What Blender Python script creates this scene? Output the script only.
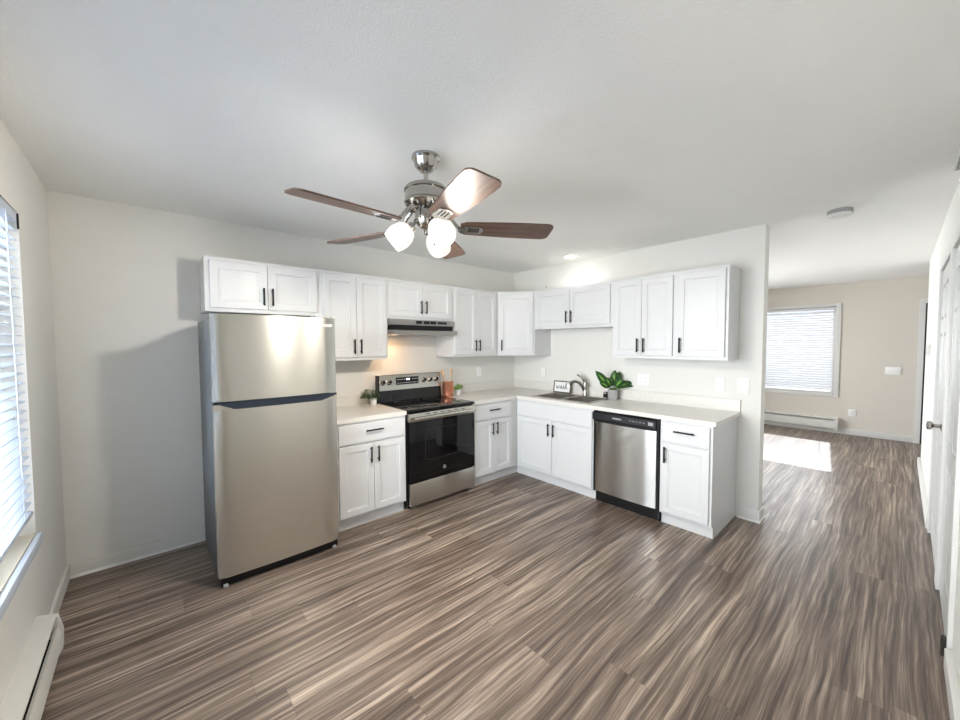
import bpy, bmesh, math, random
from mathutils import Vector, Matrix
random.seed(7)
for o in list(bpy.data.objects): bpy.data.objects.remove(o)
sc = bpy.context.scene
COL = sc.collection
R = math.radians

# ------------------------------------------------------------------ camera
cam_d = bpy.data.cameras.new('camera')
cam = bpy.data.objects.new('camera', cam_d); COL.objects.link(cam)
ya, pi_, ro = R(41.6526), R(-2.4821), R(-.2359)
Fv = Vector((math.sin(ya)*math.cos(pi_), math.cos(ya)*math.cos(pi_), math.sin(pi_)))
Rv = Vector((math.cos(ya), -math.sin(ya), 0)); Uv = Rv.cross(Fv)
R2 = Rv*math.cos(ro)+Uv*math.sin(ro); U2 = -Rv*math.sin(ro)+Uv*math.cos(ro)
M = Matrix((R2, U2, -Fv)).transposed().to_4x4(); M.translation = Vector((-3.7815, -3.5391, 1.5062))
cam.matrix_world = M
cam_d.sensor_width = 36; cam_d.lens = 374.27/960*36; cam_d.clip_start = .02
sc.camera = cam

# ------------------------------------------------------------------ world, sun, exposure
sc.view_settings.view_transform = 'Standard'; sc.view_settings.look = 'None'
sc.view_settings.gamma = 1; sc.view_settings.use_curve_mapping = False
sc.view_settings.exposure = 0.15
W = bpy.data.worlds.new('sky'); sc.world = W; W.use_nodes = True
bg = W.node_tree.nodes['Background']; bg.inputs[0].default_value = (.80, .89, 1, 1); bg.inputs[1].default_value = 1.0
sun_d = bpy.data.lights.new('sun', 'SUN'); sun_d.energy = 5; sun_d.angle = R(.6); sun_d.color = (.93, .96, 1)
sun = bpy.data.objects.new('sun', sun_d); COL.objects.link(sun)
sun.rotation_euler = Vector((-1, -.10, -.755)).to_track_quat('-Z', 'Y').to_euler()
def area(name, loc, d, sx, sy, e, col=(1, 1, 1), portal=False):
    l = bpy.data.lights.new(name, 'AREA'); l.shape = 'RECTANGLE'; l.size = sx; l.size_y = sy; l.energy = e; l.color = col
    o = bpy.data.objects.new(name, l); COL.objects.link(o); o.location = loc
    o.rotation_euler = Vector(d).to_track_quat('-Z', 'Z').to_euler()
    if portal: l.cycles.is_portal = True
    return o
area('daylight_left', (-4.75, -1.9, 1.5), (1, 0, .18), 2.6, 1.9, 305, (.86, .93, 1))
area('daylight_far', (5.35, -2.05, 1.7), (-1, 0, -.25), 1.9, 1.8, 56, (.95, .97, 1))
area('added_fill_living', (2.5, .45, 1.2), (0, -1, 0), 1.9, 2.1, 210, (.95, .97, 1))  # added fill light for the living room, out of view

# ------------------------------------------------------------------ materials
def nt(name):
    m = bpy.data.materials.new(name); m.use_nodes = True
    return m, m.node_tree.nodes, m.node_tree.links, m.node_tree.nodes['Principled BSDF']
def mat(name, col, rough=.5, metal=0, bump=0, bscale=200, var=0, vscale=8, spec=.5, aniso=0):
    m, N, L, b = nt(name)
    b.inputs['Base Color'].default_value = (*col, 1); b.inputs['Roughness'].default_value = rough
    b.inputs['Metallic'].default_value = metal; b.inputs['Specular IOR Level'].default_value = spec
    tc = N.new('ShaderNodeTexCoord')
    n = N.new('ShaderNodeTexNoise'); n.inputs['Scale'].default_value = vscale; n.inputs['Detail'].default_value = 4
    L.new(tc.outputs['Object'], n.inputs['Vector'])
    mx = N.new('ShaderNodeMix'); mx.data_type = 'RGBA'
    v = max(var, .015)
    mx.inputs[6].default_value = (*[c*(1-v) for c in col], 1); mx.inputs[7].default_value = (*[min(1, c*(1+v)) for c in col], 1)
    L.new(n.outputs['Fac'], mx.inputs[0]); L.new(mx.outputs[2], b.inputs['Base Color'])
    if bump:
        nb = N.new('ShaderNodeTexNoise'); nb.inputs['Scale'].default_value = bscale; nb.inputs['Detail'].default_value = 3
        L.new(tc.outputs['Object'], nb.inputs['Vector'])
        bp = N.new('ShaderNodeBump'); bp.inputs['Strength'].default_value = bump; bp.inputs['Distance'].default_value = .003
        L.new(nb.outputs['Fac'], bp.inputs['Height']); L.new(bp.outputs[0], b.inputs['Normal'])
    return m
def steel(name, col, rough=.28, axis='z', streak=.02):
    """brushed stainless: streaks along an axis drive roughness and a faint bump"""
    m, N, L, b = nt(name)
    b.inputs['Metallic'].default_value = 1; b.inputs['Roughness'].default_value = rough
    b.inputs['Base Color'].default_value = (*col, 1)
    b.inputs['Anisotropic'].default_value = .8; b.inputs['Anisotropic Rotation'].default_value = .25
    tc = N.new('ShaderNodeTexCoord'); mp = N.new('ShaderNodeMapping')
    mp.inputs['Scale'].default_value = {'z': (1, 1, 260), 'x': (260, 260, 1)}[axis]
    L.new(tc.outputs['Object'], mp.inputs[0])
    n = N.new('ShaderNodeTexNoise'); n.inputs['Scale'].default_value = 1.5; n.inputs['Detail'].default_value = 3
    L.new(mp.outputs[0], n.inputs['Vector'])
    mr = N.new('ShaderNodeMapRange'); mr.inputs[3].default_value = rough-streak; mr.inputs[4].default_value = rough+streak
    L.new(n.outputs['Fac'], mr.inputs[0]); L.new(mr.outputs[0], b.inputs['Roughness'])
    tg = N.new('ShaderNodeTangent'); tg.direction_type = 'RADIAL'; tg.axis = 'Z'
    L.new(tg.outputs[0], b.inputs['Tangent'])
    return m
def emit(name, col, s):
    m, N, L, b = nt(name)
    b.inputs['Base Color'].default_value = (.8, .8, .8, 1)
    b.inputs['Emission Color'].default_value = (*col, 1); b.inputs['Emission Strength'].default_value = s
    return m

def floor_mat():
    m, N, L, b = nt('vinyl_plank_floor')
    def math_(op, a, c=None, v=None):
        n = N.new('ShaderNodeMath'); n.operation = op
        for i, q in enumerate((a, c)):
            if q is None: continue
            if isinstance(q, (int, float)): n.inputs[i].default_value = q
            else: L.new(q, n.inputs[i])
        return n.outputs[0]
    tc = N.new('ShaderNodeTexCoord'); sp = N.new('ShaderNodeSeparateXYZ'); L.new(tc.outputs['Object'], sp.inputs[0])
    x, y = sp.outputs[0], sp.outputs[1]
    yr = math_('DIVIDE', y, .178); row = math_('FLOOR', yr)
    wr = N.new('ShaderNodeTexWhiteNoise'); wr.noise_dimensions = '1D'; L.new(row, wr.inputs['W'])
    xs = math_('ADD', math_('DIVIDE', x, 1.22), math_('MULTIPLY', wr.outputs['Value'], 7.3)); col = math_('FLOOR', xs)
    cx = N.new('ShaderNodeCombineXYZ'); L.new(row, cx.inputs[0]); L.new(col, cx.inputs[1])
    wn = N.new('ShaderNodeTexWhiteNoise'); wn.noise_dimensions = '2D'; L.new(cx.outputs[0], wn.inputs['Vector'])
    seed = wn.outputs['Value']
    # low-frequency bend of the grain
    g0 = N.new('ShaderNodeCombineXYZ'); L.new(math_('MULTIPLY', x, 1.1), g0.inputs[0]); L.new(math_('MULTIPLY', y, 3.0), g0.inputs[1]); L.new(math_('MULTIPLY', seed, .5), g0.inputs[2])
    nb = N.new('ShaderNodeTexNoise'); nb.inputs['Scale'].default_value = 1; nb.inputs['Detail'].default_value = 3; L.new(g0.outputs[0], nb.inputs['Vector'])
    yy = math_('ADD', math_('MULTIPLY', y, 1.0), math_('MULTIPLY', nb.outputs['Fac'], .07))
    def streak(sx, sy, det, zoff):
        c = N.new('ShaderNodeCombineXYZ'); L.new(math_('MULTIPLY', x, sx), c.inputs[0]); L.new(math_('MULTIPLY', yy, sy), c.inputs[1])
        L.new(math_('ADD', math_('MULTIPLY', seed, .9), zoff), c.inputs[2])
        n = N.new('ShaderNodeTexNoise'); n.inputs['Scale'].default_value = 1; n.inputs['Detail'].default_value = det; n.inputs['Roughness'].default_value = .62
        L.new(c.outputs[0], n.inputs['Vector']); return n.outputs['Fac']
    a = streak(1.3, 50, 9, 0); c2 = streak(4.0, 230, 5, 9); c3 = streak(.6, 9, 3, 21)
    f = math_('ADD', math_('ADD', math_('MULTIPLY', a, .62), math_('MULTIPLY', c2, .22)), math_('MULTIPLY', c3, .26))
    f = math_('ADD', f, math_('MULTIPLY', math_('SUBTRACT', seed, .5), .025))
    cr = N.new('ShaderNodeValToRGB'); L.new(f, cr.inputs[0])
    el = cr.color_ramp.elements
    el[0].position = .39; el[0].color = (.040, .028, .021, 1)
    el[1].position = .70; el[1].color = (.53, .42, .325, 1)
    for p, c in ((.465, (.080, .056, .043, 1)), (.52, (.130, .095, .073, 1)), (.575, (.205, .156, .122, 1)), (.63, (.33, .26, .205, 1))):
        e = el.new(p); e.color = c
    # seams between planks
    fy = math_('FRACT', yr); fx = math_('FRACT', xs)
    sy = math_('LESS_THAN', math_('MINIMUM', fy, math_('SUBTRACT', 1, fy)), .008)
    sx = math_('LESS_THAN', math_('MINIMUM', fx, math_('SUBTRACT', 1, fx)), .0013)
    seam = math_('MAXIMUM', sy, sx)
    mx = N.new('ShaderNodeMix'); mx.data_type = 'RGBA'; L.new(math_('MULTIPLY', seam, .28), mx.inputs[0])
    L.new(cr.outputs[0], mx.inputs[6]); mx.inputs[7].default_value = (.03, .02, .015, 1)
    L.new(mx.outputs[2], b.inputs['Base Color'])
    mr = N.new('ShaderNodeMapRange'); L.new(a, mr.inputs[0]); mr.inputs[1].default_value = .3; mr.inputs[2].default_value = .7; mr.inputs[3].default_value = .38; mr.inputs[4].default_value = .28
    L.new(mr.outputs[0], b.inputs['Roughness']); b.inputs['Specular IOR Level'].default_value = .5
    bp = N.new('ShaderNodeBump'); bp.inputs['Strength'].default_value = .25; bp.inputs['Distance'].default_value = .002
    L.new(math_('SUBTRACT', f, math_('MULTIPLY', seam, .5)), bp.inputs['Height']); L.new(bp.outputs[0], b.inputs['Normal'])
    return m
def wood_mat(name, c1, c2, rough=.35):
    m, N, L, b = nt(name)
    tc = N.new('ShaderNodeTexCoord'); mp = N.new('ShaderNodeMapping'); mp.inputs['Scale'].default_value = (3, 45, 45)
    L.new(tc.outputs['Object'], mp.inputs[0])
    n = N.new('ShaderNodeTexNoise'); n.inputs['Scale'].default_value = 1; n.inputs['Detail'].default_value = 5; n.inputs['Distortion'].default_value = .6
    L.new(mp.outputs[0], n.inputs['Vector'])
    cr = N.new('ShaderNodeValToRGB'); cr.color_ramp.elements[0].position = .35; cr.color_ramp.elements[1].position = .68
    cr.color_ramp.elements[0].color = (*c1, 1); cr.color_ramp.elements[1].color = (*c2, 1)
    L.new(n.outputs['Fac'], cr.inputs[0]); L.new(cr.outputs[0], b.inputs['Base Color'])
    b.inputs['Roughness'].default_value = rough
    return m
def counter_mat():
    m, N, L, b = nt('laminate_counter')
    tc = N.new('ShaderNodeTexCoord')
    n = N.new('ShaderNodeTexNoise'); n.inputs['Scale'].default_value = 40; n.inputs['Detail'].default_value = 7; n.inputs['Distortion'].default_value = .5
    L.new(tc.outputs['Object'], n.inputs['Vector'])
    cr = N.new('ShaderNodeValToRGB'); cr.color_ramp.elements[0].position = .36; cr.color_ramp.elements[1].position = .58
    cr.color_ramp.elements[0].color = (.715, .685, .635, 1); cr.color_ramp.elements[1].color = (.745, .72, .675, 1)
    L.new(n.outputs['Fac'], cr.inputs[0]); L.new(cr.outputs[0], b.inputs['Base Color'])
    b.inputs['Roughness'].default_value = .3
    return m
def glass_mat():
    m, N, L, b = nt('window_glass'); out = N['Material Output']; N.remove(b)
    t = N.new('ShaderNodeBsdfTransparent'); g = N.new('ShaderNodeBsdfGlossy'); g.inputs['Roughness'].default_value = .02
    fr = N.new('ShaderNodeFresnel'); fr.inputs[0].default_value = 1.45
    mx = N.new('ShaderNodeMixShader'); L.new(fr.outputs[0], mx.inputs[0]); L.new(t.outputs[0], mx.inputs[1]); L.new(g.outputs[0], mx.inputs[2])
    L.new(mx.outputs[0], out.inputs[0]); return m
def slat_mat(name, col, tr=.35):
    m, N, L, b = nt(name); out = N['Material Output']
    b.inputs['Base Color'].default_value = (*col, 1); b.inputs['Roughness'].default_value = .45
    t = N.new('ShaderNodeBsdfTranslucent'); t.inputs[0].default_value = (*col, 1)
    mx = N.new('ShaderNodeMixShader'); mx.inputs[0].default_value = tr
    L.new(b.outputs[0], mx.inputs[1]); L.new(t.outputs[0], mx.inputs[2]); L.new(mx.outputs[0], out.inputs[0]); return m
def shade_mat():
    m, N, L, b = nt('frosted_lit_glass'); out = N['Material Output']
    b.inputs['Base Color'].default_value = (.30, .29, .28, 1); b.inputs['Roughness'].default_value = .25
    b.inputs['Emission Color'].default_value = (1, .95, .88, 1); b.inputs['Emission Strength'].default_value = .75
    t = N.new('ShaderNodeBsdfTransparent')
    mx = N.new('ShaderNodeMixShader'); mx.inputs[0].default_value = .3
    L.new(b.outputs[0], mx.inputs[1]); L.new(t.outputs[0], mx.inputs[2]); L.new(mx.outputs[0], out.inputs[0]); return m

WALLC = (.76, .75, .71)
m_wall = mat('painted_wall', WALLC, .75, bump=.25, bscale=160, var=.02)
m_wall_far = mat('beige_painted_wall', (.70, .655, .585), .75, bump=.25, bscale=160, var=.02)
m_ceil = mat('textured_ceiling', (.89, .89, .86), .9, bump=.6, bscale=110, var=.02)
m_trim = mat('white_trim', (.74, .735, .71), .4)
m_caulk = mat('white_caulk', (.92, .92, .90), .4)
m_cab = mat('cabinet_white', (.665, .67, .67), .38)
m_black = mat('black_metal', (.008, .008, .009), .5, spec=.3)
m_blackgl = mat('black_glass', (.003, .003, .004), .06, spec=.4)
m_blackpl = mat('black_plastic', (.010, .010, .011), .4, spec=.25)
m_steel = steel('brushed_steel', (.60, .585, .535), .25)
m_steel2 = steel('dishwasher_steel', (.62, .61, .59), .25)
m_nickel = mat('nickel', (.44, .42, .39), .2, metal=1)
m_chrome = mat('brushed_chrome', (.62, .60, .57), .22, metal=1)
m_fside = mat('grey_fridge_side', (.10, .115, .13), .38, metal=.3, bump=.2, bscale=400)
m_floor = floor_mat()
m_counter = counter_mat()
m_glass = glass_mat()
m_slat_daylit = slat_mat('blind_slat_daylit', (.66, .73, .83), .08)  # white slats, blue sky light put into the colour
m_slat2 = slat_mat('blind_slat_far', (.86, .86, .87), .2)
m_door = mat('door_white', (.64, .655, .64), .35)
m_heater = mat('heater_enamel', (.70, .69, .65), .45)
m_outlet = mat('outlet_plastic', (.90, .89, .87), .3)
m_dark = mat('dark_slot', (.02, .018, .016), .6)
m_blade = wood_mat('walnut_blade', (.055, .030, .020), (.17, .095, .065), .42)
m_shade = shade_mat()
m_bulb = emit('bulb_glow', (1, .93, .84), 3)
m_leaf = mat('leaf_green', (.022, .085, .018), .4, var=.4, vscale=30)
m_leaf_l = mat('leaf_light_green', (.22, .42, .06), .4, var=.25, vscale=30)
m_whitepot = mat('white_pot', (.85, .84, .82), .4)
m_concrete = mat('concrete_pot', (.36, .35, .34), .8, bump=.3, bscale=90, var=.12, vscale=25)
m_soil = mat('soil', (.04, .028, .02), .9)
m_copper = mat('copper', (.66, .28, .17), .3, metal=.75, var=.15, vscale=30)
m_utwood = wood_mat('pale_utensil_wood', (.55, .38, .24), (.72, .55, .38), .6)
m_sink = mat('sink_steel', (.46, .43, .39), .3, metal=.85)
m_paper = mat('sign_paper', (.86, .86, .84), .6)
m_frame = wood_mat('dark_frame_wood', (.05, .03, .02), (.10, .065, .045), .5)
m_ink = mat('black_ink', (.01, .01, .012), .6)
m_grey = mat('grey_plastic', (.33, .33, .33), .5)
m_lettering = mat('pale_lettering', (.75, .75, .75), .4)
m_badge = mat('badge_silver', (.55, .55, .54), .45)
m_disp = emit('clock_glow', (.75, .9, 1), 2.0)
m_canlight = emit('recessed_glow', (1, .95, .88), 14)
m_hoodlens = emit('hood_lens_glow', (1, .72, .42), 2.5)
m_beige = mat('sill_beige', (.62, .57, .47), .6, var=.05)
m_closet_shade = mat('closet_shade', (.05, .048, .045), .9)  # near-black colour stands in for the unlit closet interior

# ------------------------------------------------------------------ mesh helpers
def box(bm, x0, x1, y0, y1, z0, z1, bev=0):
    xs, ys, zs = sorted((x0, x1)), sorted((y0, y1)), sorted((z0, z1))
    v = [bm.verts.new((x, y, z)) for x in xs for y in ys for z in zs]
    fs = [bm.faces.new([v[i] for i in q]) for q in ((0, 1, 3, 2), (4, 6, 7, 5), (0, 4, 5, 1), (2, 3, 7, 6), (0, 2, 6, 4), (1, 5, 7, 3))]
    if bev:
        es = list({e for f in fs for e in f.edges})
        bmesh.ops.bevel(bm, geom=es, offset=bev, segments=2, profile=.6, affect='EDGES')
    return v
def prism(bm, prof, x0, x1, axis='x'):
    """closed profile of (a,b) extruded along an axis; axis x: a=y,b=z; axis y: a=x,b=z; axis z: a=x,b=y"""
    f = {'x': lambda t, a, b: (t, a, b), 'y': lambda t, a, b: (a, t, b), 'z': lambda t, a, b: (a, b, t)}[axis]
    A = [bm.verts.new(f(x0, a, b)) for a, b in prof]; B = [bm.verts.new(f(x1, a, b)) for a, b in prof]
    n = len(prof)
    for i in range(n): bm.faces.new((A[i], A[(i+1) % n], B[(i+1) % n], B[i]))
    bm.faces.new(A[::-1]); bm.faces.new(B)
def tube(bm, pts, r, seg=10, cap=True):
    pts = [Vector(p) for p in pts]; rs = r if isinstance(r, (list, tuple)) else [r]*len(pts)
    rings = []; prev = None
    for i, p in enumerate(pts):
        d = (pts[min(i+1, len(pts)-1)]-pts[max(i-1, 0)]).normalized()
        if prev is None:
            a = d.cross(Vector((0, 0, 1)));  a = a if a.length > .05 else d.cross(Vector((1, 0, 0)))
        else: a = prev-d*prev.dot(d)
        a.normalize(); prev = a; b = d.cross(a)
        rings.append([bm.verts.new(p+(a*math.cos(t)+b*math.sin(t))*rs[i]) for t in [2*math.pi*k/seg for k in range(seg)]])
    for A, B in zip(rings, rings[1:]):
        for k in range(seg): bm.faces.new((A[k], A[(k+1) % seg], B[(k+1) % seg], B[k]))
    if cap: bm.faces.new(rings[0][::-1]); bm.faces.new(rings[-1])
def lathe(bm, prof, c=(0, 0, 0), seg=28, mtx=None):
    """profile of (r,z) turned about z through c"""
    mtx = mtx or Matrix.Translation(c); rings = []
    for r, z in prof:
        if r < 1e-6: rings.append([bm.verts.new(mtx @ Vector((0, 0, z)))])
        else: rings.append([bm.verts.new(mtx @ Vector((r*math.cos(2*math.pi*k/seg), r*math.sin(2*math.pi*k/seg), z))) for k in range(seg)])
    for A, B in zip(rings, rings[1:]):
        for k in range(seg):
            k2 = (k+1) % seg
            if len(A) == 1 and len(B) == 1: continue
            if len(A) == 1: bm.faces.new((A[0], B[k], B[k2]))
            elif len(B) == 1: bm.faces.new((A[k], A[k2], B[0]))
            else: bm.faces.new((A[k], A[k2], B[k2], B[k]))
def cells(bm, rects, z0, z1):
    """one closed slab from the union of plan rectangles"""
    rects = [(min(a, b), max(a, b), min(c, d), max(c, d)) for a, b, c, d in rects]
    xs = sorted({round(q, 5) for r in rects for q in r[:2]}); ys = sorted({round(q, 5) for r in rects for q in r[2:]})
    on = {(i, j) for i in range(len(xs)-1) for j in range(len(ys)-1) if any(r[0] < (xs[i]+xs[i+1])/2 < r[1] and r[2] < (ys[j]+ys[j+1])/2 < r[3] for r in rects)}
    V = {}
    def v(i, j, z):
        if (i, j, z) not in V: V[i, j, z] = bm.verts.new((xs[i], ys[j], z))
        return V[i, j, z]
    for i, j in on:
        for z in (z0, z1): bm.faces.new([v(i, j, z), v(i+1, j, z), v(i+1, j+1, z), v(i, j+1, z)])
        for di, dj, a, b in ((-1, 0, (i, j), (i, j+1)), (1, 0, (i+1, j), (i+1, j+1)), (0, -1, (i, j), (i+1, j)), (0, 1, (i, j+1), (i+1, j+1))):
            if (i+di, j+dj) not in on: bm.faces.new([v(*a, z0), v(*b, z0), v(*b, z1), v(*a, z1)])
def mk(name, bm, m, parent=None, smooth=35):
    bmesh.ops.recalc_face_normals(bm, faces=bm.faces)
    me = bpy.data.meshes.new(name); bm.to_mesh(me); bm.free()
    me.materials.append(m)
    if smooth:
        me.shade_smooth(); me.set_sharp_from_angle(angle=R(smooth))
    o = bpy.data.objects.new(name, me); COL.objects.link(o)
    if parent: o.parent = parent
    return o
def part(name, m, parent, *boxes, bev=0):
    bm = bmesh.new()
    for b in boxes: box(bm, *b, bev=bev)
    return mk(name, bm, m, parent)
def thing(name, label, cat, loc=(0, 0, 0), rz=0, group=None):
    o = bpy.data.objects.new(name, None); o.empty_display_size = .1; COL.objects.link(o)
    o.location = loc; o.rotation_euler = (0, 0, rz); o['label'] = label; o['category'] = cat
    if group: o['group'] = group
    return o
def tag(o, label, cat, group=None):
    o['label'] = label; o['category'] = cat
    if group: o['group'] = group
    return o
def struct(name, bm_or_boxes, m, parent=None):
    if isinstance(bm_or_boxes, list):
        bm = bmesh.new()
        for b in bm_or_boxes: box(bm, *b)
    else: bm = bm_or_boxes
    o = mk(name, bm, m, parent)
    if parent is None: o['kind'] = 'structure'
    return o
def text_part(name, s, size, m, parent, loc, rot, depth=.0006, shear=0):
    c = bpy.data.curves.new(name, 'FONT'); c.body = s; c.size = size; c.extrude = depth; c.align_x = 'CENTER'; c.align_y = 'CENTER'; c.shear = shear
    t = bpy.data.objects.new(name+'_tmp', c); COL.objects.link(t)
    me = bpy.data.meshes.new_from_object(t.evaluated_get(bpy.context.evaluated_depsgraph_get()))
    bpy.data.objects.remove(t); bpy.data.curves.remove(c)
    me.name = name; me.materials.clear(); me.materials.append(m)
    o = bpy.data.objects.new(name, me); COL.objects.link(o); o.parent = parent; o.location = loc; o.rotation_euler = rot
    return o

# ------------------------------------------------------------------ setting
H = 2.466; XL = -4.213; YR = -3.74; XF = 4.743; YE = -2.783; TH = .133; XC = 3.25; YN = -4.75; WT = .14
struct('floor', [(XL-WT, XF+WT, YN-WT, .12, -.12, 0)], m_floor)
struct('ceiling', [(XL-WT, XF+WT, YN-WT, .12, H, H+.12)], m_ceil)
struct('wall_back', [(XL-WT, 1.6, 0, .12, 0, H), (3.4, XF+WT, 0, .12, 0, H), (1.6, 3.4, 0, .12, 2.1, H)], m_wall)
WY0, WY1, WZ0, WZ1 = -3.0, -.772, .60, 2.13
struct('wall_left', [(XL-WT, XL, WY1, 0, 0, H), (XL-WT, XL, YR-.1, WY0, 0, H), (XL-WT, XL, WY0, WY1, 0, WZ0-.02), (XL-WT, XL, WY0, WY1, WZ1, H)], m_wall)
struct('wall_middle', [(0, TH, YE, 0, 0, H)], m_wall)
# right wall with two closet doorways
D1 = (-.12, .78); D2 = (-.98, -.24); DH = 2.05
struct('wall_right', [(XL-WT, D2[0], YR-.12, YR, 0, H), (D2[1], D1[0], YR-.12, YR, 0, H), (D1[1], XC, YR-.12, YR, 0, H), (D2[0], D2[1], YR-.12, YR, DH, H), (D1[0], D1[1], YR-.12, YR, DH, H), (XC-.12, XC, YN, YR-.12, 0, H)], m_wall)
struct('wall_closet', [(-1.3, 1.1, YR-.75, YR-.70, 0, H), (-1.3, -1.25, YR-.70, YR-.12, 0, H), (1.05, 1.1, YR-.70, YR-.12, 0, H)], m_closet_shade)
FY0, FY1, FZ0, FZ1 = -2.815, -1.30, .655, 2.10
struct('wall_far', [(XF, XF+WT, YN, -4.68, 0, H), (XF, XF+WT, -3.765, FY0, 0, H), (XF, XF+WT, -4.68, -3.765, 2.08, H), (XF, XF+WT, FY1, 0, 0, H), (XF, XF+WT, FY0, FY1, 0, FZ0), (XF, XF+WT, FY0, FY1, FZ1, H)], m_wall_far)
struct('wall_entry', [(XC, XF+WT, YN-.12, YN, 0, H)], m_wall)

def baseb(name, pts, h=.095, t=.014):
    """baseboards: list of boxes along walls"""
    bm = bmesh.new()
    for x0, x1, y0, y1 in pts: box(bm, x0, x1, y0, y1, 0, h, bev=.004)
    return struct(name, bm, m_wall if name in ('baseboard_back', 'baseboard_left') else m_trim)
baseb('baseboard_back', [(XL, -3.3, -.014, 0)])
baseb('baseboard_left', [(XL, XL+.014, -.86, -.014)])
baseb('baseboard_middle', [(-.014, 0, YE, -2.655), (-.014, TH+.014, YE-.014, YE), (TH, TH+.014, YE, 0)])
baseb('baseboard_right', [(.875, XC, YR, YR+.026), (-4.2, -1.07, YR, YR+.026)])
baseb('baseboard_far', [(XF-.014, XF, -3.705, -.0)])
# white caulk lines where the back and middle walls meet the floor
struct('trim_1', [(XL+.014, -3.42, -.022, -.014, 0, .016), (-.022, -.014, YE-.014, -2.64, 0, .016), (-.022, TH+.022, YE-.022, YE-.014, 0, .016)], m_caulk)

# left window
w = struct('window_1', [(XL-.12, XL-.085, WY0, WY0+.05, WZ0, WZ1), (XL-.12, XL-.085, WY1-.05, WY1, WZ0, WZ1), (XL-.12, XL-.085, WY0+.05, WY1-.05, WZ1-.05, WZ1), (XL-.12, XL-.085, WY0+.05, WY1-.05, WZ0, WZ0+.05), (XL-.12, XL-.085, -1.92, -1.87, WZ0+.05, WZ1-.05)], m_trim)
struct('window_pane', [(XL-.104, XL-.100, WY0+.05, -1.92, WZ0+.05, WZ1-.05), (XL-.104, XL-.100, -1.87, WY1-.05, WZ0+.05, WZ1-.05)], m_glass, w)
bm = bmesh.new(); box(bm, XL-.12, XL-.0, WY0, WY1, WZ0-.02, WZ0)
struct('window_sill', bm, m_beige, w)
bm = bmesh.new(); box(bm, XL, XL+.022, WY0-.03, WY1+.01, WZ0-.052, WZ0-.004, bev=.005)
struct('sill_nosing', bm, m_slat_daylit, w)  # blue daylight along the nose edge is put into its colour
# far window with casing
w = struct('window_2', [(XF+.06, XF+.10, FY0, FY0+.04, FZ0, FZ1), (XF+.06, XF+.10, FY1-.04, FY1, FZ0, FZ1), (XF+.06, XF+.10, FY0+.04, FY1-.04, FZ1-.04, FZ1), (XF+.06, XF+.10, FY0+.04, FY1-.04, FZ0, FZ0+.04)], m_trim)
struct('window_pane', [(XF+.078, XF+.082, FY0+.04, FY1-.04, FZ0+.04, FZ1-.04)], m_glass, w)
bm = bmesh.new()
for b in ((XF-.014, XF, FY0-.06, FY0, FZ0-.06, FZ1+.05), (XF-.014, XF, FY1, FY1+.06, FZ0-.06, FZ1+.05), (XF-.014, XF, FY0, FY1, FZ1, FZ1+.05), (XF-.014, XF, FY0, FY1, FZ0-.06, FZ0)): box(bm, *b, bev=.003)
struct('window_casing', bm, m_trim, w)

w = struct('window_added', [(1.6, 1.66, .04, .10, 0, 2.1), (3.34, 3.4, .04, .10, 0, 2.1), (2.47, 2.53, .04, .10, .06, 2.04), (1.66, 3.34, .04, .10, 2.04, 2.1), (1.66, 3.34, .04, .10, 0, .06)], m_trim)  # unseen window, added so the living room fill can enter
struct('window_pane', [(1.66, 2.47, .068, .072, .06, 2.04), (2.53, 3.34, .068, .072, .06, 2.04)], m_glass, w)

# blinds
def blind(name, label, at, y0, y1, z0, z1, sw, pitch, tilt, m, sgn):
    """horizontal slat blind in a wall of constant x; sgn = direction into the room"""
    t = thing(name, label, 'window blind', (at, (y0+y1)/2, z0), 0, 'white slat window blinds')
    hw = (y1-y0)/2; h = z1-z0
    part('headrail', m, t, (-.028, .028, -hw, hw, h-.045, h), bev=.003)
    bm = bmesh.new(); n = int((h-.075)/pitch)
    for i in range(n):
        z = h-.06-(i+.5)*pitch
        if z < .03: break
        c, s = math.cos(tilt), math.sin(tilt); top = []; bot = []
        for k in range(5):
            u = (k/4-.5)*sw; cz = .0022*(1-(2*k/4-1)**2)
            px, pz = sgn*u*c, z-u*s+cz
            top.append((px, pz+.0014)); bot.append((px, pz-.0014))
        prism(bm, top+bot[::-1], -hw+.006, hw-.006, 'y')
    mk('slats', bm, m, t)
    part('bottom_rail', m, t, (-.026, .026, -hw+.004, hw-.004, 0, .022), bev=.003)
    nc = max(2, int((y1-y0)/.55))
    for i in range(nc):
        y = -hw+.14+(2*hw-.28)*i/(nc-1)
        bm = bmesh.new()
        for sx in (-1, 1): tube(bm, [(sx*sw*.44, y, .01), (sx*sw*.44, y, h-.04)], .0012, 5)
        mk('ladder_cord', bm, m, t)
    return t
b1 = blind('window_blind', 'wide white horizontal slat blind tinted daylight blue in the left window', XL-.030, WY0+.01, WY1-.006, .69, 2.125, .05, .0443, R(8), m_slat_daylit, 1)
part('mounting_clip', m_black, b1, (.028, .034, (WY1-WY0)/2-.022, (WY1-WY0)/2-.010, 1.36, 1.43))
bm = bmesh.new(); tube(bm, [(.03, 0.9, 1.40), (.034, .9, .25)], .0025, 6); mk('tilt_cord', bm, m_slat_daylit, b1)
b2 = blind('window_blind', 'white horizontal slat blind in the far living room window', XF+.02, FY0+.008, FY1-.008, FZ0+.004, FZ1-.01, .045, .0415, R(36), m_slat2, -1)

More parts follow.
